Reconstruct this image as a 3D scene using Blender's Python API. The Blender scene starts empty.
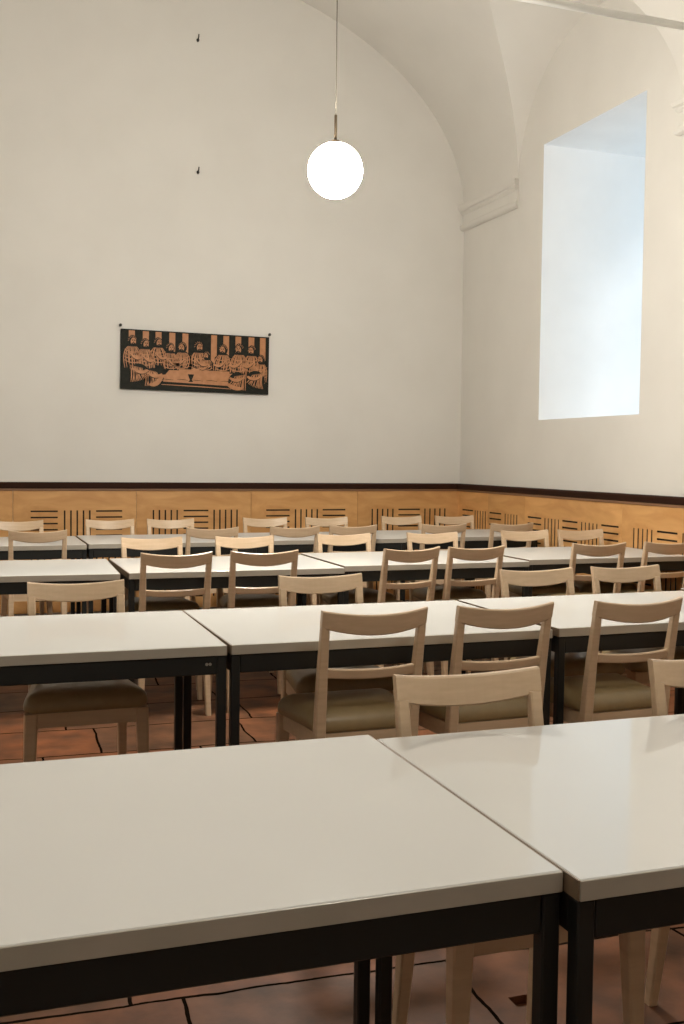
import bpy, bmesh, math, random
from mathutils import Vector, Matrix
random.seed(7)
S = bpy.context.scene
COL = S.collection
PI = math.pi

# ---------------------------------------------------------------- helpers
def link(name, bm, mat=None, parent=None, smooth=False):
    me = bpy.data.meshes.new(name)
    bmesh.ops.recalc_face_normals(bm, faces=bm.faces[:])
    bm.to_mesh(me); bm.free()
    if smooth:
        for p in me.polygons: p.use_smooth = True
    o = bpy.data.objects.new(name, me); COL.objects.link(o)
    if mat: me.materials.append(mat)
    if parent: o.parent = parent
    return o

def thing(name, label, cat, loc=(0, 0, 0), rz=0.0, group=None):
    o = bpy.data.objects.new(name, None); COL.objects.link(o)
    o.empty_display_size = 0.1
    o.location = loc; o.rotation_euler = (0, 0, rz)
    tag(o, label, cat, group)
    return o

def tag(o, label, cat, group=None):
    o['label'] = label; o['category'] = cat
    if group: o['group'] = group
    return o

def struct(name, bm, mat, smooth=False, parent=None):
    o = link(name, bm, mat, parent, smooth)
    if parent is None: o['kind'] = 'structure'
    return o

def dup(root, loc, rz, label, group):
    r = root.copy(); COL.objects.link(r)
    r.location = loc; r.rotation_euler = (0, 0, rz)
    r['label'] = label; r['group'] = group
    for ch in root.children:
        c = ch.copy(); COL.objects.link(c); c.parent = r
        for g in ch.children:
            d = g.copy(); COL.objects.link(d); d.parent = c
    return r

def box(bm, x0, y0, z0, x1, y1, z1, bev=0.0, seg=2):
    vs = [bm.verts.new(p) for p in ((x0, y0, z0), (x1, y0, z0), (x1, y1, z0), (x0, y1, z0),
                                    (x0, y0, z1), (x1, y0, z1), (x1, y1, z1), (x0, y1, z1))]
    fs = [bm.faces.new([vs[i] for i in f]) for f in ((0, 3, 2, 1), (4, 5, 6, 7), (0, 1, 5, 4), (1, 2, 6, 5), (2, 3, 7, 6), (3, 0, 4, 7))]
    if bev:
        es = list({e for f in fs for e in f.edges})
        bmesh.ops.bevel(bm, geom=es, offset=bev, segments=seg, profile=0.5, affect='EDGES')

def loft(bm, secs, bev=0.0):
    """secs: lists of points, same count, closed section; capped."""
    rings = [[bm.verts.new(p) for p in s] for s in secs]
    n = len(rings[0]); fs = []
    for a, b in zip(rings, rings[1:]):
        for i in range(n):
            fs.append(bm.faces.new((a[i], a[(i + 1) % n], b[(i + 1) % n], b[i])))
    fs.append(bm.faces.new(rings[0][::-1])); fs.append(bm.faces.new(rings[-1]))
    return fs

def cyl(bm, p0, p1, r0, r1=None, n=16):
    r1 = r0 if r1 is None else r1
    p0, p1 = Vector(p0), Vector(p1)
    d = (p1 - p0).normalized()
    a = d.orthogonal().normalized(); b = d.cross(a)
    secs = []
    for p, r in ((p0, r0), (p1, r1)):
        secs.append([p + r * (math.cos(2 * PI * i / n) * a + math.sin(2 * PI * i / n) * b) for i in range(n)])
    loft(bm, secs)

# ---------------------------------------------------------------- materials
def mat(name, col, rough=0.5, metal=0.0, spec=0.5):
    m = bpy.data.materials.new(name); m.use_nodes = True
    b = m.node_tree.nodes['Principled BSDF']
    b.inputs['Base Color'].default_value = (*col, 1)
    b.inputs['Roughness'].default_value = rough
    b.inputs['Metallic'].default_value = metal
    b.inputs['Specular IOR Level'].default_value = spec
    return m

def N(m, t, **kw):
    n = m.node_tree.nodes.new(t)
    for k, v in kw.items():
        if k in n.inputs: n.inputs[k].default_value = v
        else: setattr(n, k, v)
    return n
def L(m, a, b): m.node_tree.links.new(a, b)
def bsdf(m): return m.node_tree.nodes['Principled BSDF']

def noise_mat(name, c0, c1, scale, rough=0.5, bump=0.0, stretch=None, detail=4, spec=0.5, rvar=0.0, obj_rand=0.0):
    m = mat(name, c0, rough, 0, spec)
    tc = N(m, 'ShaderNodeTexCoord'); mp = N(m, 'ShaderNodeMapping')
    L(m, tc.outputs['Object'], mp.inputs['Vector'])
    if stretch: mp.inputs['Scale'].default_value = stretch
    nz = N(m, 'ShaderNodeTexNoise', Scale=scale, Detail=detail)
    L(m, mp.outputs[0], nz.inputs['Vector'])
    if obj_rand:
        oi = N(m, 'ShaderNodeObjectInfo'); mul = N(m, 'ShaderNodeVectorMath', operation='SCALE'); mul.inputs[0].default_value = (7.3, 3.1, 5.7)
        L(m, oi.outputs['Random'], mul.inputs['Scale']); L(m, mul.outputs[0], mp.inputs['Location'])
    r = N(m, 'ShaderNodeValToRGB')
    r.color_ramp.elements[0].position = 0.3; r.color_ramp.elements[1].position = 0.7
    r.color_ramp.elements[0].color = (*c0, 1); r.color_ramp.elements[1].color = (*c1, 1)
    L(m, nz.outputs['Fac'], r.inputs[0]); L(m, r.outputs[0], bsdf(m).inputs['Base Color'])
    if bump:
        bp = N(m, 'ShaderNodeBump', Strength=bump, Distance=0.01)
        L(m, nz.outputs['Fac'], bp.inputs['Height']); L(m, bp.outputs[0], bsdf(m).inputs['Normal'])
    return m

M = {}
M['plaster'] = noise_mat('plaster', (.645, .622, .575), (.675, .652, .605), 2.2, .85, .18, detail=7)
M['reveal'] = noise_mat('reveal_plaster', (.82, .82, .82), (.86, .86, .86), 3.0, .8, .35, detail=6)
M['laminate'] = noise_mat('white_laminate', (.655, .645, .615), (.685, .675, .645), 1.4, .06, 0.0, spec=.5)
def laminate():
    m = M['laminate']; nt = m.node_tree; b = bsdf(m); out = nt.nodes['Material Output']
    b.inputs['Specular IOR Level'].default_value = 0; b.inputs['Roughness'].default_value = .8
    g = N(m, 'ShaderNodeBsdfGlossy', Roughness=.04); fr = N(m, 'ShaderNodeFresnel', IOR=1.58)
    mn = N(m, 'ShaderNodeMath', operation='MINIMUM'); mn.inputs[1].default_value = .30
    mx = N(m, 'ShaderNodeMixShader')
    L(m, fr.outputs[0], mn.inputs[0]); L(m, mn.outputs[0], mx.inputs[0]); L(m, b.outputs[0], mx.inputs[1]); L(m, g.outputs[0], mx.inputs[2])
    L(m, mx.outputs[0], out.inputs['Surface'])
laminate()
M['edging'] = noise_mat('laminate_edging', (.36, .33, .27), (.40, .36, .30), 8, .4)  # grey-beige edging, darkened further: shade on the table fronts put into the colour
M['board_end'] = noise_mat('table_end', (.16, .11, .07), (.22, .16, .10), 20, .5)
M['black'] = mat('black_steel', (.005, .006, .005), .5)
M['screw'] = mat('steel_screw', (.5, .5, .48), .35, 1)
M['wood'] = noise_mat('beech', (.54, .39, .25), (.61, .45, .30), 6, .32, .02, stretch=(1, 1, 12), detail=5, obj_rand=1)
M['railwood'] = noise_mat('beech_rail', (.54, .39, .25), (.61, .45, .30), 6, .32, .02, stretch=(1, 12, 12), detail=5, obj_rand=1)
M['vinyl'] = noise_mat('olive_vinyl', (.27, .195, .095), (.30, .22, .11), 30, .38, .04)
M['dark_rail'] = noise_mat('dark_wood', (.022, .008, .004), (.034, .012, .006), 4, .6, .03, stretch=(.3, .3, 12), spec=.1)
M['strip'] = noise_mat('brown_wood_strip', (.22, .11, .055), (.28, .15, .08), 5, .4, 0, stretch=(.3, .3, 10))
M['slot'] = mat('dark_slot', (.02, .012, .008), .9)
M['brass'] = mat('brass', (.010, .0062, .0025), .7, 0, .1)
M['steel'] = noise_mat('painted_rod', (.72, .70, .65), (.78, .76, .71), 6, .3)
M['cord'] = mat('pale_cord', (.15, .13, .10), .7, 0, .2)
M['nail'] = mat('dark_iron', (.05, .045, .04), .5, .6)
M['ink'] = noise_mat('blackened_copper', (.008, .009, .006), (.018, .017, .011), 30, .6, spec=.15)
M['copper'] = noise_mat('copper_relief', (.36, .155, .06), (.46, .21, .09), 25, .5, .1, spec=.3)
M['frame'] = mat('window_frame_paint', (.6, .6, .58), .4)
M['canopy'] = mat('brass_canopy', (.42, .28, .12), .35, 1)

def panel_mat():
    m = mat('birch_panel', (.5, .3, .12), .38)
    tc = N(m, 'ShaderNodeTexCoord'); mp = N(m, 'ShaderNodeMapping'); mp.inputs['Scale'].default_value = (1.2, 1.2, 3.5)
    L(m, tc.outputs['Object'], mp.inputs['Vector'])
    n1 = N(m, 'ShaderNodeTexNoise', Scale=2.2, Detail=6, Distortion=1.2); L(m, mp.outputs[0], n1.inputs['Vector'])
    r = N(m, 'ShaderNodeValToRGB'); e = r.color_ramp.elements
    e[0].position = .25; e[1].position = .8
    e[0].color = (.55, .27, .088, 1); e[1].color = (.80, .46, .185, 1)
    oi = N(m, 'ShaderNodeObjectInfo')
    hs = N(m, 'ShaderNodeHueSaturation')
    mr = N(m, 'ShaderNodeMapRange'); mr.inputs['To Min'].default_value = .88; mr.inputs['To Max'].default_value = 1.12
    L(m, oi.outputs['Random'], mr.inputs['Value']); L(m, mr.outputs[0], hs.inputs['Value'])
    L(m, n1.outputs['Fac'], r.inputs[0]); L(m, r.outputs[0], hs.inputs['Color']); L(m, hs.outputs[0], bsdf(m).inputs['Base Color'])
    return m
M['panel'] = panel_mat()

def floor_mat():
    m = mat('stone_slabs', (.2, .1, .06), .5, 0, .18)
    tc = N(m, 'ShaderNodeTexCoord')
    mp = N(m, 'ShaderNodeMapping'); mp.inputs['Rotation'].default_value = (0, 0, .035); mp.inputs['Location'].default_value = (.27, .13, 0)
    L(m, tc.outputs['Object'], mp.inputs['Vector'])
    nz = N(m, 'ShaderNodeTexNoise', Scale=3.5, Detail=8); L(m, mp.outputs[0], nz.inputs['Vector'])
    ad = N(m, 'ShaderNodeMixRGB', blend_type='ADD'); ad.inputs['Fac'].default_value = .05
    L(m, mp.outputs[0], ad.inputs['Color1']); L(m, nz.outputs['Color'], ad.inputs['Color2'])
    br = N(m, 'ShaderNodeTexBrick', Scale=1.0)
    br.inputs['Mortar Size'].default_value = .006; br.inputs['Brick Width'].default_value = .72; br.inputs['Row Height'].default_value = .46
    br.inputs['Mortar Smooth'].default_value = .2; br.inputs['Bias'].default_value = -.1
    br.offset = .37; br.squash = 1.3; br.squash_frequency = 3
    br.inputs['Color1'].default_value = (.235, .092, .042, 1); br.inputs['Color2'].default_value = (.13, .078, .050, 1)
    br.inputs['Mortar'].default_value = (.010, .007, .005, 1)
    L(m, ad.outputs[0], br.inputs['Vector'])
    n2 = N(m, 'ShaderNodeTexNoise', Scale=6, Detail=8); L(m, mp.outputs[0], n2.inputs['Vector'])
    r2 = N(m, 'ShaderNodeValToRGB'); r2.color_ramp.elements[0].position = .3; r2.color_ramp.elements[1].position = .75
    r2.color_ramp.elements[0].color = (.40, .42, .42, 1); r2.color_ramp.elements[1].color = (1.25, 1.12, 1.0, 1)
    L(m, n2.outputs['Fac'], r2.inputs[0])
    mx = N(m, 'ShaderNodeMixRGB', blend_type='MULTIPLY'); mx.inputs['Fac'].default_value = 1
    L(m, br.outputs['Color'], mx.inputs['Color1']); L(m, r2.outputs[0], mx.inputs['Color2'])
    L(m, mx.outputs[0], bsdf(m).inputs['Base Color'])
    sp = N(m, 'ShaderNodeMapRange'); sp.inputs['To Min'].default_value = .18; sp.inputs['To Max'].default_value = 0
    L(m, br.outputs['Fac'], sp.inputs['Value']); L(m, sp.outputs[0], bsdf(m).inputs['Specular IOR Level'])
    b1 = N(m, 'ShaderNodeBump', Strength=.25, Distance=.006, invert=True); L(m, br.outputs['Fac'], b1.inputs['Height'])
    b2 = N(m, 'ShaderNodeBump', Strength=.5, Distance=.01); L(m, n2.outputs['Fac'], b2.inputs['Height']); L(m, b1.outputs[0], b2.inputs['Normal'])
    L(m, b2.outputs[0], bsdf(m).inputs['Normal'])
    return m
M['floor'] = floor_mat()

def glass_mat():
    m = bpy.data.materials.new('window_glass'); m.use_nodes = True
    nt = m.node_tree; nt.nodes.clear()
    out = nt.nodes.new('ShaderNodeOutputMaterial'); t = nt.nodes.new('ShaderNodeBsdfTransparent'); g = nt.nodes.new('ShaderNodeBsdfGlossy')
    g.inputs['Roughness'].default_value = .02
    mx = nt.nodes.new('ShaderNodeMixShader'); mx.inputs[0].default_value = .05
    nt.links.new(t.outputs[0], mx.inputs[1]); nt.links.new(g.outputs[0], mx.inputs[2]); nt.links.new(mx.outputs[0], out.inputs[0])
    return m
M['glass'] = glass_mat()

GLOBE_E = 225.0
def globe_mat():
    m = mat('opal_glass', (.9, .88, .84), .15)
    bsdf(m).inputs['Emission Color'].default_value = (1, .95, .86, 1)
    bsdf(m).inputs['Emission Strength'].default_value = GLOBE_E
    return m
M['globe'] = globe_mat()

# ---------------------------------------------------------------- room
HOLE = (1.298, 1.349, 2.281, 2.331, .022)       # small square socket cut in a floor slab
XW, YW, XL, YB = 4.53, 9.281, -1.53, -3.0
XC, AX, BZ, ZC = 1.5, 3.03, 1.97, 3.70           # barrel vault ellipse
PERIOD, YC0, HW, LH, RISE, ZS = 3.24, 7.12, 1.11, 1.06, .32, 3.74
BAYS = [YC0 - PERIOD * k for k in range(3)]
WINS = BAYS[:3]  # only the first embrasure is in view; the other two windows are added for brightness
WY0, WY1, WZ0, WZ1, WX = -.71, .69, 1.70, 3.967, 5.98

bm = bmesh.new()
hx0, hx1, hy0, hy1, hd = HOLE
fx = [XL - .05, hx0, hx1, XW + .05]; fy = [YB - .05, hy0, hy1, YW + .05]
for i in range(3):
    for j in range(3):
        d = -hd if (i == 1 and j == 1) else 0
        bm.faces.new([bm.verts.new(p) for p in ((fx[i], fy[j], d), (fx[i + 1], fy[j], d), (fx[i + 1], fy[j + 1], d), (fx[i], fy[j + 1], d))])
for p0, p1 in (((hx0, hy0), (hx1, hy0)), ((hx1, hy0), (hx1, hy1)), ((hx1, hy1), (hx0, hy1)), ((hx0, hy1), (hx0, hy0))):
    bm.faces.new([bm.verts.new(p) for p in ((*p0, 0), (*p1, 0), (*p1, -hd), (*p0, -hd))])
bmesh.ops.remove_doubles(bm, verts=bm.verts, dist=1e-5)
struct('floor', bm, M['floor'])

bm = bmesh.new(); box(bm, XL - .05, YW, 0, XW + .02, YW + .25, 6.2); struct('wall_far', bm, M['plaster'])
bm = bmesh.new(); box(bm, XL - .05, YB - .25, 0, XW + .02, YB, 6.2); struct('wall_back', bm, M['plaster'])
bm = bmesh.new(); box(bm, XL - .25, YB - .05, 0, XL, YW + .05, 6.2); struct('wall_left', bm, M['plaster'])

# right wall: thick, with deep window embrasures
ys = [YB - .05] + sorted([c + s for c in WINS for s in (WY0, WY1)]) + [YW + .05]
bm = bmesh.new()
def q(bm, *pts):
    return bm.faces.new([bm.verts.new(p) for p in pts])
for a, b in zip(ys, ys[1:]):
    is_win = any(abs((a + b) / 2 - c) < .1 for c in WINS)
    for z0, z1 in ((0, WZ0), (WZ0, WZ1), (WZ1, 6.2)):
        if is_win and z0 == WZ0: continue
        q(bm, (XW, a, z0), (XW, b, z0), (XW, b, z1), (XW, a, z1))
        q(bm, (WX + .12, a, z0), (WX + .12, a, z1), (WX + .12, b, z1), (WX + .12, b, z0))
q(bm, (XW, ys[0], 6.2), (XW, ys[-1], 6.2), (WX + .12, ys[-1], 6.2), (WX + .12, ys[0], 6.2))
bmesh.ops.remove_doubles(bm, verts=bm.verts, dist=1e-4)
wr = struct('wall_right', bm, M['plaster'])
for i, c in enumerate(WINS):
    bm = bmesh.new()
    a, b, x0, x1 = c + WY0, c + WY1, XW, WX + .12
    rnd = random.Random(40 + i)
    def wob(p):
        return p
    def strip(p0, p1, e, n=24):
        # reveal face from the room edge p0-p1 running outwards by vector e, slightly uneven like hand plaster
        p0, p1, e = Vector(p0), Vector(p1), Vector(e)
        rows = []
        for t in (0, .012, .3, .65, 1):
            rows.append([bm.verts.new(p0.lerp(p1, k / n) + e * t) for k in range(n + 1)])
        for r0, r1 in zip(rows, rows[1:]):
            for k in range(n):
                bm.faces.new((r0[k], r0[k + 1], r1[k + 1], r1[k]))
    e = (x1 - x0, 0, 0)
    strip((x0, a, WZ0), (x0, a, WZ1), e); strip((x0, b, WZ0), (x0, b, WZ1), e)
    strip((x0, a, WZ0), (x0, b, WZ0), e); strip((x0, a, WZ1), (x0, b, WZ1), e)
    bmesh.ops.remove_doubles(bm, verts=bm.verts, dist=1e-4)
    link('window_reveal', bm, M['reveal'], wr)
    # window at the outer end of the embrasure
    bm = bmesh.new(); t = .06
    X0, X1 = WX, WX + .06
    box(bm, X0, a, WZ0, X1, a + t, WZ1); box(bm, X0, b - t, WZ0, X1, b, WZ1)
    box(bm, X0, a + t, WZ0, X1, b - t, WZ0 + t); box(bm, X0, a + t, WZ1 - t, X1, b - t, WZ1)
    w = struct('window_%d' % (i + 1), bm, M['frame'])
    bm = bmesh.new()
    box(bm, X0 + .01, c - .025, WZ0 + t, X1 - .01, c + .025, WZ1 - t)
    for zz in (2.45, 3.2): box(bm, X0 + .01, a + t, zz - .015, X1 - .01, b - t, zz + .015)
    link('window_bars', bm, M['frame'], w)
    bm = bmesh.new(); q(bm, (WX + .03, a + t, WZ0 + t), (WX + .03, b - t, WZ0 + t), (WX + .03, b - t, WZ1 - t), (WX + .03, a + t, WZ1 - t))
    link('window_pane', bm, M['glass'], w)

# vaulted ceiling: barrel vault cut by a lunette vault over each window
def zlun_wall(y, c):
    u = (y - c) / HW
    return ZS + LH * math.sqrt(max(0, 1 - u * u))
def zbar(x): return ZC + BZ * math.sqrt(max(0, 1 - ((x - XC) / AX) ** 2))
def theta_r(y):
    for c in BAYS:
        if abs(y - c) < HW:
            zw = zlun_wall(y, c)
            lo, hi = 0.0, PI / 2
            f = lambda th: (ZC + BZ * math.sin(th)) - (zw + RISE * (XW - (XC + AX * math.cos(th))))
            if f(0) > 0: return 0.0, c
            for _ in range(50):
                md = (lo + hi) / 2
                if f(md) > 0: hi = md
                else: lo = md
            return hi, c
    return 0.0, None
bm = bmesh.new()
yl = []
edges = sorted([YB - .05, YW + .05] + [c + s * HW for c in BAYS for s in (-1, 1)])
for a, b in zip(edges, edges[1:]):
    lun = any(abs((a + b) / 2 - c) < .5 for c in BAYS)
    n = 56 if lun else 4
    for k in range(n):
        # denser towards the springing of each lunette
        t = k / n
        yl.append(a + (b - a) * ((1 - math.cos(PI * t)) / 2 if lun else t))
yl.append(edges[-1])
yl = [y for y in yl if y <= YW + .06]
NT = 72
rows = []; lrows = []
for y in yl:
    th0, c = theta_r(y)
    rows.append([bm.verts.new((XC + AX * math.cos(th), y, ZC + BZ * math.sin(th))) for th in [th0 + (PI - th0) * (k / NT) ** 1.25 for k in range(NT + 1)]])
    cc = min(BAYS, key=lambda q_: abs(q_ - y))
    xg = XC + AX * math.cos(th0)
    if abs(y - cc) <= HW + 1e-6:
        zw = zlun_wall(y, cc)
        lrows.append((y, cc, [bm.verts.new((xg + (XW + .01 - xg) * k / 8, y, zw + RISE * (XW - (xg + (XW + .01 - xg) * k / 8)))) for k in range(9)]))
for r0, r1 in zip(rows, rows[1:]):
    for k in range(NT): bm.faces.new((r0[k], r0[k + 1], r1[k + 1], r1[k]))
for (y0, c0, r0), (y1, c1, r1) in zip(lrows, lrows[1:]):
    if c0 == c1:
        for k in range(8): bm.faces.new((r0[k], r0[k + 1], r1[k + 1], r1[k]))
ceil = struct('ceiling', bm, M['plaster'], smooth=True)

# impost mouldings on the piers
prof = [(-.01, 3.540), (.022, 3.540), (.040, 3.552), (.048, 3.570), (.042, 3.590), (.026, 3.597), (.018, 3.610),
        (.018, 3.688), (.030, 3.696), (.042, 3.710), (.042, 3.722), (.056, 3.730), (.062, 3.744), (.066, 3.754), (.066, 3.780), (-.01, 3.780)]
k = 0
for c in BAYS:
    y0, y1 = c + HW + .0, min(c + PERIOD - HW, YW)
    bm = bmesh.new()
    loft(bm, [[(XW - d, y0 - max(d, 0) * .8, z) for d, z in prof], [(XW - d, y1 + (max(d, 0) * .8 if y1 < YW - .01 else 0), z) for d, z in prof]])
    k += 1
    struct('trim_%d' % k, bm, M['plaster'])

# dado panelling with slotted basket pattern, and its rail
def slotted_panel(name, W, blocks, zr=(.02, 1.06), th=.018):
    """panel in local x (0..W), z; front at y=0 looking to -y. blocks: list of (x0, first_orientation)"""
    rects = []
    G = .222
    for x0, o in blocks:
        for r, zt in enumerate((.890, .615, .340)):
            horiz = (o == 'H') ^ (r % 2 == 1)
            for i in range(5):
                p = i * (G - .013) / 4
                if horiz: rects.append((x0, zt - p - .013, x0 + G, zt - p))
                else: rects.append((x0 + p, zt - G, x0 + p + .013, zt))
    xs = sorted({0.0, W} | {round(v, 4) for r in rects for v in (r[0], r[2])})
    zs = sorted({zr[0], zr[1]} | {round(v, 4) for r in rects for v in (r[1], r[3])})
    bm = bmesh.new(); cache = {}
    def v(i, j, d):
        if (i, j, d) not in cache: cache[(i, j, d)] = bm.verts.new((xs[i], d * th * .8, zs[j]))
        return cache[(i, j, d)]
    nx, nz = len(xs) - 1, len(zs) - 1
    slot = [[False] * nz for _ in range(nx)]
    for i in range(nx):
        for j in range(nz):
            mx, mz = (xs[i] + xs[i + 1]) / 2, (zs[j] + zs[j + 1]) / 2
            slot[i][j] = any(r[0] < mx < r[2] and r[1] < mz < r[3] for r in rects)
    for i in range(nx):
        for j in range(nz):
            d = 1 if slot[i][j] else 0
            f = bm.faces.new((v(i, j, d), v(i + 1, j, d), v(i + 1, j + 1, d), v(i, j + 1, d)))
            f.material_index = d
            if d:
                if not (i > 0 and slot[i - 1][j]): bm.faces.new((v(i, j, 0), v(i, j, 1), v(i, j + 1, 1), v(i, j + 1, 0))).material_index = 1
                if not (i < nx - 1 and slot[i + 1][j]): bm.faces.new((v(i + 1, j, 0), v(i + 1, j + 1, 0), v(i + 1, j + 1, 1), v(i + 1, j, 1))).material_index = 1
                if not (j > 0 and slot[i][j - 1]): bm.faces.new((v(i, j, 0), v(i + 1, j, 0), v(i + 1, j, 1), v(i, j, 1))).material_index = 1
                if not (j < nz - 1 and slot[i][j + 1]): bm.faces.new((v(i, j + 1, 0), v(i, j + 1, 1), v(i + 1, j + 1, 1), v(i + 1, j + 1, 0))).material_index = 1
    # rim so the board has thickness
    b = [bm.verts.new(p) for p in ((0, 0, zr[0]), (W, 0, zr[0]), (W, 0, zr[1]), (0, 0, zr[1]), (0, th, zr[0]), (W, th, zr[0]), (W, th, zr[1]), (0, th, zr[1]))]
    for f in ((0, 1, 5, 4), (1, 2, 6, 5), (2, 3, 7, 6), (3, 0, 4, 7)): bm.faces.new([b[i] for i in f])
    me = bpy.data.meshes.new(name)
    bm.to_mesh(me); bm.free()
    me.materials.append(M['panel']); me.materials.append(M['slot'])
    o = bpy.data.objects.new(name, me); COL.objects.link(o); o['kind'] = 'structure'
    return o
PT = .020
seams = [-1.51, -.63, .395, 1.420, 2.446, 3.471, XW - .002]
for i, (a, b) in enumerate(zip(seams, seams[1:])):
    W = b - a - .003
    first = 'H' if i % 2 == 0 else 'V'
    if i == 0: bl = [(.25, 'V'), (.52, 'H')]
    else:
        o2 = 'V' if first == 'H' else 'H'
        bl = [(.140, first), (.412, o2), (.680, first)]
    k += 1
    p = slotted_panel('trim_%d' % k, W, bl); p.location = (a, YW - PT - .001, 0)
rs = [9.262, 8.648, 7.968, 6.554, 5.30, 3.90, 2.50, 1.10, -.30, -1.70, -2.99]
rb = [[(.095, 'H'), (.355, 'V')], [(.035, 'H'), (.325, 'V')],
      [(.05, 'H'), (.325, 'V'), (.60, 'H'), (.875, 'V'), (1.15, 'H')],
      [(.14, 'V'), (.415, 'H'), (.69, 'V'), (.965, 'H')]]
for i, (a, b) in enumerate(zip(rs, rs[1:])):
    W = a - b - .003
    bl = rb[i] if i < 4 else ([(.14 + .275 * j, 'HV'[j % 2]) for j in range(4)] if W > 1.3 else [(.2, 'H'), (.475, 'V')])
    k += 1
    p = slotted_panel('trim_%d' % k, W, bl); p.rotation_euler = (0, 0, -PI / 2); p.location = (XW - PT - .001, a, 0)

def rail(axis):
    global k
    # dark rail with a rounded nose, and the thinner brown strip under it
    pr = [(0, 1.078), (.040, 1.078), (.046, 1.084), (.046, 1.118), (.040, 1.128), (.030, 1.131), (0, 1.131)]
    ps = [(0, 1.058), (.030, 1.058), (.033, 1.061), (.033, 1.078), (0, 1.078)]
    for pts, m in ((pr, M['dark_rail']), (ps, M['strip'])):
        bm = bmesh.new(); dm = max(d for d, z in pts)
        if axis == 'far': loft(bm, [[(XL, YW - d, z) for d, z in pts], [(XW - d, YW - d, z) for d, z in pts]])
        else: loft(bm, [[(XW - d, YW - d, z) for d, z in pts], [(XW - d, YB, z) for d, z in pts]])
        k += 1
        struct('trim_%d' % k, bm, m)
rail('far'); rail('right')

# ---------------------------------------------------------------- chairs
RW = .370            # width of the backrest
def rake(z):         # y of the centre line of the rear posts
    if z < .42: return -.186 - .045 * ((.42 - z) / .42) ** 1.3
    return -.186 - .070 * ((z - .42) / .44) ** 1.25
def curved_rail(z0f, z1f, width, sag, thick, yoff=0, n=16):
    bm = bmesh.new(); secs = []
    for i in range(n + 1):
        u = -1 + 2 * i / n
        z0, z1 = z0f(u), z1f(u)
        yc = lambda z: rake(z) + yoff + sag * (u * u - 1)
        h = thick / 2; e = .004
        secs.append([(u * width / 2, yc(z0) + h - e, z0), (u * width / 2, yc(z0) + h, z0 + e), (u * width / 2, yc(z1) + h, z1 - e), (u * width / 2, yc(z1) + h - e, z1),
                     (u * width / 2, yc(z1) - h + e, z1), (u * width / 2, yc(z1) - h, z1 - e), (u * width / 2, yc(z0) - h, z0 + e), (u * width / 2, yc(z0) - h + e, z0)])
    loft(bm, secs)
    return bm
def leg_loft(stations, e=.004):
    bm = bmesh.new(); secs = []
    for x, y, z, hx, hy in stations:
        secs.append([(x + sx * (hx - (e if k_ else 0)), y + sy * (hy - (0 if k_ else e)), z)
                     for sx, sy, k_ in ((-1, -1, 1), (1, -1, 1), (1, -1, 0), (1, 1, 0), (1, 1, 1), (-1, 1, 1), (-1, 1, 0), (-1, -1, 0))])
    # order points around the section
    loft(bm, secs)
    return bm
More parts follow.
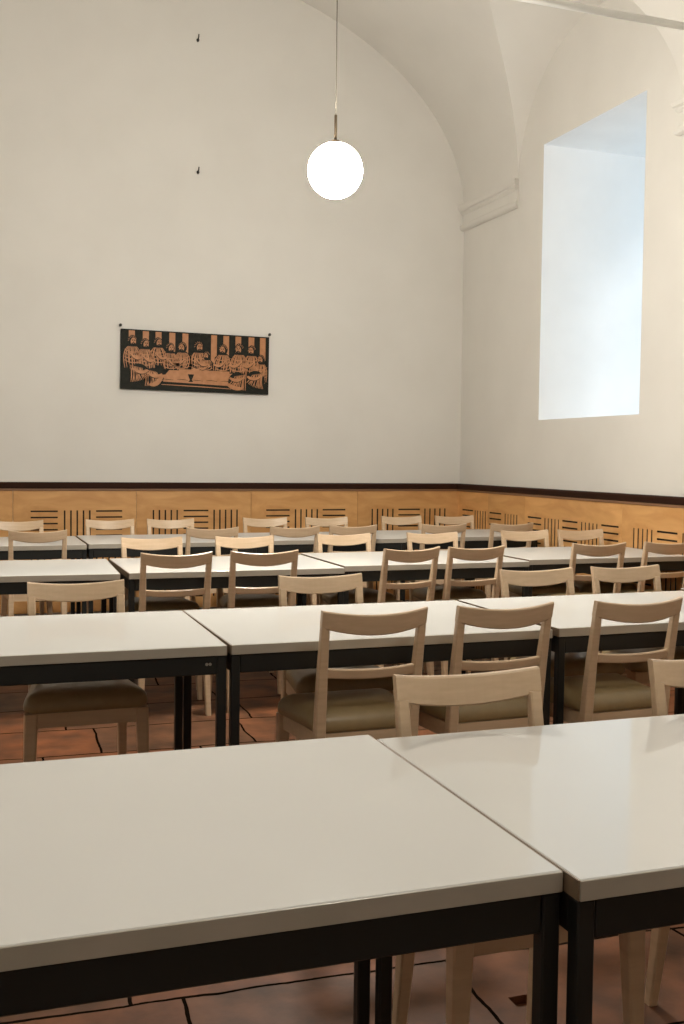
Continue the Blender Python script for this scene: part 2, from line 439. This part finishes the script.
def make_chair(label, group):
    t = thing('dining_chair', label, 'chair', group=group)
    # upholstered seat pad: rounded trapezoid, domed
    bm = bmesh.new()
    def outline(inset, z):
        pts = []; r = .045
        fw, bw, y0, y1 = .220 - inset, .182 - inset, -.195 + inset, .160 - inset
        cs = ((fw, y1, 0), (-fw, y1, PI / 2), (-bw, y0, PI), (bw, y0, 3 * PI / 2))
        for cx, cy, a0 in cs:
            rr = max(.008, r - inset * .5)
            ox = cx - math.copysign(rr, cx); oy = cy - math.copysign(rr, cy - .02)
            for i in range(8):
                a = a0 + (PI / 2) * i / 7
                pts.append(bm.verts.new((ox + rr * math.cos(a), oy + rr * math.sin(a), z)))
        return pts
    prof_ = [(.016, .446), (.005, .450), (0, .458), (0, .474), (.003, .487), (.010, .499), (.022, .509), (.042, .517), (.075, .522), (.115, .525), (.150, .526)]
    rings = [outline(*p) for p in prof_]
    for a, b in zip(rings, rings[1:]):
        n = len(a)
        for i in range(n): bm.faces.new((a[i], a[(i + 1) % n], b[(i + 1) % n], b[i]))
    bm.faces.new(rings[0][::-1]); bm.faces.new(rings[-1])
    link('seat_cushion', bm, M['vinyl'], t, True)
    # seat frame rails
    bm = bmesh.new()
    def board(p0, p1, th, z0, z1):
        p0, p1 = Vector((*p0, 0)), Vector((*p1, 0)); d = (p1 - p0).normalized(); nn = Vector((-d.y, d.x, 0)) * th / 2
        loft(bm, [[p0 + nn + Vector((0, 0, z0)), p0 - nn + Vector((0, 0, z0)), p0 - nn + Vector((0, 0, z1)), p0 + nn + Vector((0, 0, z1))],
                  [p1 + nn + Vector((0, 0, z0)), p1 - nn + Vector((0, 0, z0)), p1 - nn + Vector((0, 0, z1)), p1 + nn + Vector((0, 0, z1))]])
    board((-.180, .131), (.180, .131), .024, .394, .447)
    board((-.158, -.183), (.158, -.183), .022, .394, .447)
    for s in (-1, 1): board((s * .164, -.17), (s * .193, .12), .022, .394, .447)
    link('seat_frame', bm, M['railwood'], t)
    # legs
    for s in (-1, 1):
        o = link('leg', leg_loft([(s * .210, .142, 0, .0125, .0125), (s * .198, .133, .35, .021, .019), (s * .195, .130, .447, .023, .021)]), M['wood'], t)
        st = []
        for z, hx, hy in ((0, .013, .014), (.15, .015, .017), (.30, .0175, .020), (.42, .018, .021), (.52, .0175, .019), (.66, .016, .0165), (.814, .0145, .0125)):
            xo = RW / 2 - .0145 + (.006 * (1 - z / .42) if z < .42 else 0)
            if z < .8: xo -= .004 * max(0, 1 - abs(z - .42) / .4)
            st.append((s * xo, rake(z) + .0, z, hx, hy))
        link('leg', leg_loft(st), M['wood'], t)
    # backrest: top rail caps the posts, slimmer rail below
    link('top_rail', curved_rail(lambda u: .812 - .027 * (1 - u * u), lambda u: .870 - .016 * (1 - u * u), RW, .032, .022), M['railwood'], t)
    link('lower_rail', curved_rail(lambda u: .640 - .006 * (1 - u * u), lambda u: .674 - .006 * (1 - u * u), RW - .052, .020, .018), M['railwood'], t)
    return t

# ---------------------------------------------------------------- tables
TL, TD = 1.197, .82
def make_table(label, group, L_=TL):
    t = thing('dining_table', label, 'table', group=group)
    th = .033; z1 = .75; z0 = z1 - th
    bm = bmesh.new(); box(bm, .002, .002, z0, L_ - .002, TD - .002, z1, .0015, 1)
    top = link('tabletop', bm, M['laminate'], t)
    # lipping around the long sides
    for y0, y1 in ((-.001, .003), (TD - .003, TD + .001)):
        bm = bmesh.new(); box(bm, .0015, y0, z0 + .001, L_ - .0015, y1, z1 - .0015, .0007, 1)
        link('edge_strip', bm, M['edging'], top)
    for x0, x1 in ((-.001, .003), (L_ - .003, L_ + .001)):
        bm = bmesh.new(); box(bm, x0, .002, z0 + .001, x1, TD - .002, z1 - .0015)
        e = link('end_strip', bm, M['board_end'], top)
        e['label'] = 'brown unfinished end strip'
    bm = bmesh.new(); a = .004
    zb, zt = .655, .7165
    for y in (a + .003, TD - a - .031): box(bm, .031, y, zb, L_ - .031, y + .028, zt, .003, 1)
    for x in (.004, L_ - .032): box(bm, x, a + .03, zb, x + .028, TD - a - .03, zt, .003, 1)
    link('frame', bm, M['black'], t)
    for x in (.001, L_ - .031):
        for y in (a, TD - a - .030):
            bm = bmesh.new(); box(bm, x, y, 0, x + .030, y + .030, zt, .003, 1)
            link('leg', bm, M['black'], t)
    return t
TABS = [  # key, x, y, theta, label
 ('1a', -.3520, 1.362, -.0050, 'white-topped table closest to the viewer, filling the lower left of the view'),
 ('1b', .8482, 1.3164, -.0060, 'white-topped table at lower right with bluish window reflection'),
 ('2a', -.389, 3.3656, -.015, 'white-topped table in the second row at far left, lone dark-seated chair under it'),
 ('2b', .8225, 3.3511, -.0017, 'white-topped table in the middle of the second row, two chair backs against its front edge'),
 ('2c', 2.0544, 3.362, .018, 'white-topped table at right of the second row, rightmost big chair back in front'),
 ('2d', 3.285, 3.46, .0, 'white-topped table whose corner just shows at the right edge of the second row'),
 ('3a', -.4289, 5.5925, -.0386, 'white-topped table at the left end of the third row'),
 ('3b', .8142, 5.5597, -.0016, 'white-topped table second from left in the third row'),
 ('3c', 2.044, 5.655, .0029, 'white-topped table in the third row with two tilted chairs at its front'),
 ('3d', 3.290, 5.752, .0, 'white-topped table at the right end of the third row, close to the window wall'),
 ('4a', -.400, 7.3921, .0011, 'white-topped table at the left end of the last row along the panelled far wall'),
 ('4b', .815, 7.4401, .0056, 'white-topped table second from left in the last row before the far wall'),
 ('4c', 2.015, 7.500, .0, 'white-topped table second from right in the last row, under the globe lamp'),
 ('4d', 3.215, 7.575, .0, 'white-topped table at the right end of the last row, in the room corner'),
]
tabs = {}
first = None
for key, x, y, th, lab in TABS:
    if first is None:
        first = make_table(lab, 'white dining tables set end to end in rows'); o = first
        o.location = (x, y, 0); o.rotation_euler = (0, 0, th)
    else:
        o = dup(first, (x, y, 0), th, lab, 'white dining tables set end to end in rows')
    tabs[key] = (o, x, y, th)
# grey screw head on the apron, seen on the second-row table
bm = bmesh.new(); cyl(bm, (TL - .066, .008, .690), (TL - .066, .0045, .690), .005); cyl(bm, (TL - .055, .008, .690), (TL - .055, .0045, .690), .005)
sc_ = link('screw', bm, M['screw'], tabs['2a'][0]); sc_['label'] = 'small grey screw heads on the black frame'

BACKY = {'1': 1.362 + TD, '2': 3.365 + TD}
CH = []
def F(x, yb, lab, rot=0.0): CH.append((x, yb - .190, PI + rot, lab, 'F'))
def B(x, yr, lab, rot=0.0): CH.append((x, yr + .255, rot, lab, 'B'))
F(1.109, 2.150, 'light wooden chair pushed in behind the joint of the two nearest tables', -.01)
F(1.803, 2.150, 'light wooden chair behind the nearest right table, cut off by the picture edge')
F(.418, 4.185, 'light wooden chair at the second-row left table, its brown cushion seen below')
F(1.427, 4.180, 'light wooden chair behind the second row, just left of the nearest chair back', .0)
F(2.472, 4.185, 'light wooden chair behind the second row, left of the right-hand pair')
F(2.963, 4.205, 'light wooden chair behind the second row, rightmost one')
B(1.276, 3.230, 'wooden chair seen from behind at the second row, leftmost of three large backs', .0)
B(1.755, 3.230, 'wooden chair seen from behind at the second row, middle of three large backs', .02)
B(2.286, 3.220, 'wooden chair seen from behind at the second row, rightmost of three large backs', .03)
F(1.083, 6.39, 'light wooden chair behind the third table row, leftmost light back there')
F(1.660, 6.385, 'light wooden chair behind the third row, second light back from the left')
F(2.354, 6.470, 'light wooden chair behind the third row, third light back from the left')
F(2.995, 6.480, 'light wooden chair behind the third row, fourth light back from the left')
F(3.755, 6.57, 'light wooden chair behind the third-row right table, second light back from the right')
F(4.215, 6.575, 'light wooden chair behind the third row, rightmost light back, close to the window wall')
B(1.038, 5.420, 'wooden chair seen from behind at the third row, leftmost of six')
B(1.510, 5.430, 'wooden chair seen from behind at the third row, second of six')
B(2.312, 5.425, 'wooden chair seen from behind turned askew, third of six at third row', .20)
B(2.750, 5.450, 'wooden chair seen from behind turned slightly askew, fourth of six at third row', .10)
B(3.639, 5.520, 'wooden chair seen from behind at the third row, fifth of six')
B(4.165, 5.540, 'wooden chair seen from behind at the third row, cut by right picture edge')
B(.462, 7.190, 'wooden chair seen from behind at the last row, leftmost, at the left picture edge')
B(1.648, 7.290, 'wooden chair seen from behind at the last row, second from the left')
B(2.262, 7.320, 'wooden chair seen from behind at the last row, third from the left')
B(2.730, 7.370, 'wooden chair seen from behind at the last row, fourth from the left')
B(3.487, 7.400, 'wooden chair seen from behind at the last row, fifth from the left')
B(4.085, 7.420, 'wooden chair seen from behind at the last row, rightmost, in the room corner')
F(.386, 8.215, 'pale wooden chair against the slotted panels, leftmost of the last row')
F(1.073, 8.265, 'pale whitish wooden chair against the slotted panels, second from left in the last row')
F(1.545, 8.265, 'pale whitish wooden chair against the slotted panels, third from left in the last row')
F(2.334, 8.325, 'pale bluish-lit wooden chair against the slotted panels, fourth from left in the last row')
F(2.866, 8.325, 'pale bluish-lit wooden chair against the slotted panels, middle right of the last row')
F(3.578, 8.400, 'pale wooden chair against the slotted panels, second from right in the last row')
F(4.085, 8.400, 'pale wooden chair in the panelled corner, rightmost of the last row')
GR = {'F': 'wooden chairs facing the viewer', 'B': 'wooden chairs with their backs to the viewer'}
chair0 = None
for x, y, rz, lab, kind in CH:
    if chair0 is None:
        chair0 = make_chair(lab, GR[kind]); chair0.location = (x, y, 0); chair0.rotation_euler = (0, 0, rz)
    else:
        dup(chair0, (x, y, 0), rz, lab, GR[kind])

# ---------------------------------------------------------------- pendant lamp and added fill light
def pendant(x, y, z, label):
    zc = zbar(x)
    r = .140
    t = thing('pendant_lamp', label, 'lamp', (x, y, z), group='white globe pendant lamps')
    bm = bmesh.new(); bmesh.ops.create_uvsphere(bm, u_segments=48, v_segments=32, radius=r)
    g = link('globe', bm, M['globe'], t, True)
    bm = bmesh.new(); cyl(bm, (0, 0, r - .004), (0, 0, r + .012), .028, .02, 24); cyl(bm, (0, 0, r + .01), (0, 0, r + .14), .007, .007, 12)
    link('stem', bm, M['brass'], t, False)
    bm = bmesh.new(); cyl(bm, (0, 0, r + .137), (0, 0, zc - z - .01), .0026, .0026, 8)
    link('cord', bm, M['cord'], t)
    bm = bmesh.new(); cyl(bm, (0, 0, zc - z - .05), (0, 0, zc - z + .01), .05, .06, 24)
    link('ceiling_rose', bm, M['canopy'], t)
    return t
pendant(1.803, 5.2, 2.833, 'glowing white globe lamp hanging on a thin cord before the far wall')
for x, y in ((1.7, .9),):       # unseen fill light above the frame, added to lift the room's brightness
    ld = bpy.data.lights.new('added_fill_light', 'POINT'); ld.energy = 50; ld.color = (1, .95, .86); ld.shadow_soft_size = .142
    lo = bpy.data.objects.new('added_fill_light', ld); COL.objects.link(lo); lo.location = (x, y, 3.3)

# ---------------------------------------------------------------- tie rod across the vault
bm = bmesh.new(); cyl(bm, (XC - AX * .978, 5.48, 4.00), (XC + AX * .978, 5.48, 4.00), .022, .022, 16)
rod = link('tie_rod', bm, M['steel'], None, True)
tag(rod, 'thin pale metal tie rod crossing the vault at the upper right corner', 'rod')

# ---------------------------------------------------------------- picture on the far wall (generic copper relief)
pic = thing('wall_picture', 'long black and copper relief of seated people on the far wall', 'picture', (1.935, YW - .002, 1.93), 0)
PW, PH = 1.315, .513
bm = bmesh.new(); box(bm, -PW / 2, -.028, 0, PW / 2, -.004, PH, .003, 1)
link('backing_board', bm, M['ink'], pic)
def flat(bm, pts, y0, y1):
    loft(bm, [[(x, y0, z) for x, z in pts], [(x, y1, z) for x, z in pts]])
def ell(cx, cz, rx, rz_, n=14, a0=0, a1=2 * PI):
    return [(cx + rx * math.cos(a0 + (a1 - a0) * i / n), cz + rz_ * math.sin(a0 + (a1 - a0) * i / n)) for i in range(n)]
def stroke(bm, p0, p1, p2, w, y0, y1, n=6):
    up, dn = [], []
    for i in range(n + 1):
        t = i / n
        x = (1 - t) ** 2 * p0[0] + 2 * t * (1 - t) * p1[0] + t * t * p2[0]
        z = (1 - t) ** 2 * p0[1] + 2 * t * (1 - t) * p1[1] + t * t * p2[1]
        dx = 2 * (1 - t) * (p1[0] - p0[0]) + 2 * t * (p2[0] - p1[0]); dz = 2 * (1 - t) * (p1[1] - p0[1]) + 2 * t * (p2[1] - p1[1])
        l = math.hypot(dx, dz) or 1; ww = w * (.35 + .65 * math.sin(PI * min(1, max(0, .08 + .84 * t))))
        up.append((x - dz / l * ww / 2, z + dx / l * ww / 2)); dn.append((x + dz / l * ww / 2, z - dx / l * ww / 2))
    flat(bm, up + dn[::-1], y0, y1)
rp = random.Random(3)
rel = bmesh.new()                                  # the whole relief is one worked sheet: copper highs, blackened lows
def piece(kind, pts, depth):
    n0 = len(rel.faces)
    flat(rel, pts, -.0285 - depth * .0007, -.0265)
    rel.faces.ensure_lookup_table()
    for f in rel.faces[n0:]: f.material_index = 0 if kind == 'c' else 1
def line(kind, p0, p1, p2, w, depth):
    n0 = len(rel.faces)
    stroke(rel, p0, p1, p2, w, -.0285 - depth * .0007, -.0265)
    rel.faces.ensure_lookup_table()
    for f in rel.faces[n0:]: f.material_index = 0 if kind == 'c' else 1
for i, cx in enumerate((-.565, -.445, -.335, -.215, -.100, .155, .265, .375, .495, .600)):
    z0 = (.40, .42, .43, .34, .26, .24, .30, .36, .38, .30)[i]
    piece('c', [(cx - .026, z0), (cx + .026, z0), (cx + .026, PH - .010), (cx - .026, PH - .010)], 0)
piece('c', [(-.32, .078), (.37, .060), (.40, .200), (-.21, .215)], 1)
for j in range(5):
    line('k', (-.30 + .13 * j, .10), (-.25 + .13 * j, .10 + rp.uniform(-.01, .02)), (-.20 + .13 * j, .095), .004, 2)
line('k', (-.33, .068), (0, .066), (.38, .050), .012, 3)
line('c', (-.33, .052), (0, .049), (.38, .034), .008, 3)
def robe(cx, cz, s, lean, h):
    """a draped body: copper mass with dark fold lines"""
    w = .066 * s
    piece('k', [(cx - w * 1.25, cz - h), (cx + w * 1.25, cz - h), (cx + w * 1.2, cz - .075 * s), (cx + w * .5, cz - .035 * s), (cx - w * .5, cz - .035 * s), (cx - w * 1.2, cz - .075 * s)], 2)
    n = 11
    for j in range(n):
        u = -1 + 2 * j / (n - 1)
        line('c', (cx + u * w * .55, cz - .048 * s), (cx + u * w * 1.25 + rp.uniform(-.012, .012), cz - .10 * s), (cx + (u + lean * .25) * w + rp.uniform(-.012, .012), cz - h + rp.uniform(0, .02)), .0085 * s, 3)
    for j in range(4):                              # sleeve folds across the chest
        zz = cz - (.075 + .030 * j) * s
        line('c', (cx - lean * w, zz), (cx, zz - .040 * s), (cx + lean * w * 1.1, zz - .008), .008 * s, 4)
    line('c', (cx - lean * .4 * w, cz - .10 * s), (cx + lean * .4 * w, cz - .175 * s), (cx + lean * 1.35 * w, cz - .135 * s), .026 * s, 5)
    line('k', (cx - lean * .3 * w, cz - .115 * s), (cx + lean * .4 * w, cz - .186 * s), (cx + lean * 1.2 * w, cz - .150 * s), .006 * s, 6)
def head(cx, cz, s, lean):
    piece('k', ell(cx, cz, .040 * s, .050 * s), 4)
    for j in range(7):                              # hair strands
        a = .25 + (PI - .5) * j / 6
        line('c', (cx + .026 * s * math.cos(a), cz + .030 * s * math.sin(a)), (cx + .036 * s * math.cos(a + .15), cz + .040 * s * math.sin(a + .15)), (cx + .037 * s * math.cos(a + .35), cz + .046 * s * math.sin(a + .35)), .004 * s, 5)
    fx = cx + lean * .008 * s
    piece('c', ell(fx, cz - .006 * s, .023 * s, .033 * s), 6)
    for ex in (-.009, .009):
        piece('k', ell(fx + ex * s + lean * .002, cz + .003 * s, .0055 * s, .0042 * s, 8), 7)
        line('k', (fx + (ex - .008) * s, cz + .010 * s), (fx + ex * s, cz + .015 * s), (fx + (ex + .008) * s, cz + .010 * s), .003 * s, 7)
    line('k', (fx + lean * .002, cz + .002 * s), (fx + lean * .007 * s, cz - .010 * s), (fx + lean * .001, cz - .013 * s), .0035 * s, 7)
    piece('k', ell(fx + lean * .002, cz - .030 * s, .019 * s, .016 * s), 7)
    line('c', (fx - .007 * s, cz - .023 * s), (fx, cz - .026 * s), (fx + .007 * s, cz - .023 * s), .003 * s, 8)
PEOPLE = ((-.560, .415, 1.0, 1, .25), (-.450, .395, .98, 1, .24), (-.338, .412, .92, 1, .20), (-.232, .370, .95, 1, .19), (-.125, .382, .98, -1, .19),
          (.018, .392, 1.05, 1, .19), (.090, .320, .80, -1, .13), (.240, .380, .98, -1, .19), (.385, .392, 1.05, -1, .22), (.500, .385, .98, -1, .24), (.585, .310, .90, -1, .22))
for cx, cz, s_, ln, h in PEOPLE: robe(cx, cz, s_, ln, h)
for cx, cz, s_, ln, h in PEOPLE: head(cx, cz, s_, ln)
# seated people at the two near corners of the table
for cx, cz, d in ((-.50, .135, 1), (-.375, .105, 1), (.375, .100, -1), (.535, .120, -1)):
    piece('k', ell(cx, cz, .088, .088, 18), 8)
    for j in range(12):
        u = j / 11
        line('c', (cx + d * (-.075 + .10 * u), cz + .072 - .02 * u), (cx + d * (-.05 + .09 * u) + rp.uniform(-.02, .02), cz), (cx + d * (-.07 + .15 * u), cz - .072 + .05 * u * u), .0085, 9)
    line('c', (cx - d * .06, cz + .045), (cx + d * .01, cz - .015), (cx + d * .075, cz + .035), .032, 10)
    line('k', (cx - d * .05, cz + .030), (cx + d * .01, cz - .030), (cx + d * .075, cz + .018), .006, 11)
line('c', (-.41, .05), (-.35, .03), (-.30, .115), .040, 12); line('c', (-.33, .105), (-.29, .135), (-.245, .125), .022, 12)
line('c', (.42, .045), (.34, .030), (.27, .085), .036, 12)
# cup on the table
piece('k', [(-.075, .150), (-.020, .150), (-.032, .118), (-.040, .100), (-.026, .084), (-.070, .084), (-.055, .100), (-.063, .118)], 4)
o = link('relief', rel, M['copper'], pic); o.data.materials.append(M['ink'])
bm = bmesh.new()
for x0, z0, x1, z1 in ((-PW / 2, 0, PW / 2, .010), (-PW / 2, PH - .010, PW / 2, PH), (-PW / 2, .010, -PW / 2 + .010, PH - .010), (PW / 2 - .010, .010, PW / 2, PH - .010)):
    box(bm, x0, -.034, z0, x1, -.027, z1)
link('rim', bm, M['ink'], pic)
pic.rotation_euler = (0, .008, 0)

def hook(name, x, z, label, cat, big):
    bm = bmesh.new()
    if big:
        cyl(bm, (0, 0, 0), (0, -.035, .012), .006, .005, 10)
        cyl(bm, (0, -.034, .010), (0, -.040, .035), .0055, .005, 10)
        cyl(bm, (0, 0, 0), (-.004, -.010, -.016), .014, .008, 10)
    else:
        cyl(bm, (0, 0, 0), (0, -.034, .006), .0055, .0055, 10); cyl(bm, (0, -.030, .005), (0, -.036, .006), .014, .012, 12)
    o = link(name, bm, M['nail']); o.location = (x, YW - .0005, z); tag(o, label, cat)
hook('nail', 1.278, 2.474, 'dark nail at the upper left corner of the wall picture', 'nail', False)
hook('nail', 2.602, 2.458, 'dark nail at the upper right corner of the wall picture', 'nail', False)
hook('wall_hook', 1.941, 4.978, 'small iron hook high on the far wall, upper of two', 'hook', True)
hook('wall_hook', 1.948, 3.846, 'small iron hook on the far wall above the picture, lower of two', 'hook', True)

# ---------------------------------------------------------------- daylight
W = bpy.data.worlds.new('sky'); S.world = W; W.use_nodes = True
bg = W.node_tree.nodes['Background']
bg.inputs['Color'].default_value = (.58, .82, 1.0, 1); bg.inputs['Strength'].default_value = 1.08
for c in WINS:
    ld = bpy.data.lights.new('window_portal', 'AREA'); ld.shape = 'RECTANGLE'; ld.size = 2.26; ld.size_y = 1.4
    ld.cycles.is_portal = True
    lo = bpy.data.objects.new('window_portal', ld); COL.objects.link(lo)
    lo.location = (WX + .14, c, (WZ0 + WZ1) / 2); lo.rotation_euler = (0, PI / 2, 0)
sd = bpy.data.lights.new('sun', 'SUN'); sd.energy = 1.0; sd.angle = math.radians(18); sd.color = (.95, .98, 1)
so = bpy.data.objects.new('sun', sd); COL.objects.link(so)
so.rotation_euler = Vector((-1, 1.25, -1.16)).to_track_quat('-Z', 'Y').to_euler(); so.location = (12, 2, 9)

# ---------------------------------------------------------------- camera
f, yaw, pit, roll, sy, hc = 1060.11, -.3438, .0465, .0120, -4.73, 1.3639
fw = Vector((-math.sin(yaw) * math.cos(pit), math.cos(yaw) * math.cos(pit), -math.sin(pit)))
r = Vector((math.cos(yaw), math.sin(yaw), 0)); u = r.cross(fw)
r2 = math.cos(roll) * r + math.sin(roll) * u; u2 = math.cos(roll) * u - math.sin(roll) * r
cd = bpy.data.cameras.new('camera'); cam = bpy.data.objects.new('camera', cd); COL.objects.link(cam)
cam.matrix_world = Matrix(((r2.x, u2.x, -fw.x, 0), (r2.y, u2.y, -fw.y, 0), (r2.z, u2.z, -fw.z, hc), (0, 0, 0, 1)))
cd.sensor_fit = 'VERTICAL'; cd.sensor_height = 36; cd.sensor_width = 24.05
cd.lens = f / 1024 * 36; cd.shift_y = sy / 1024; cd.clip_start = .05
S.camera = cam

S.view_settings.view_transform = 'Standard'; S.view_settings.look = 'None'
S.view_settings.exposure = 0.63; S.view_settings.gamma = 1; S.view_settings.use_curve_mapping = False
S.cycles.use_denoising = True
S.cycles.max_bounces = 12; S.cycles.diffuse_bounces = 8; S.cycles.glossy_bounces = 4; S.cycles.sample_clamp_indirect = 8
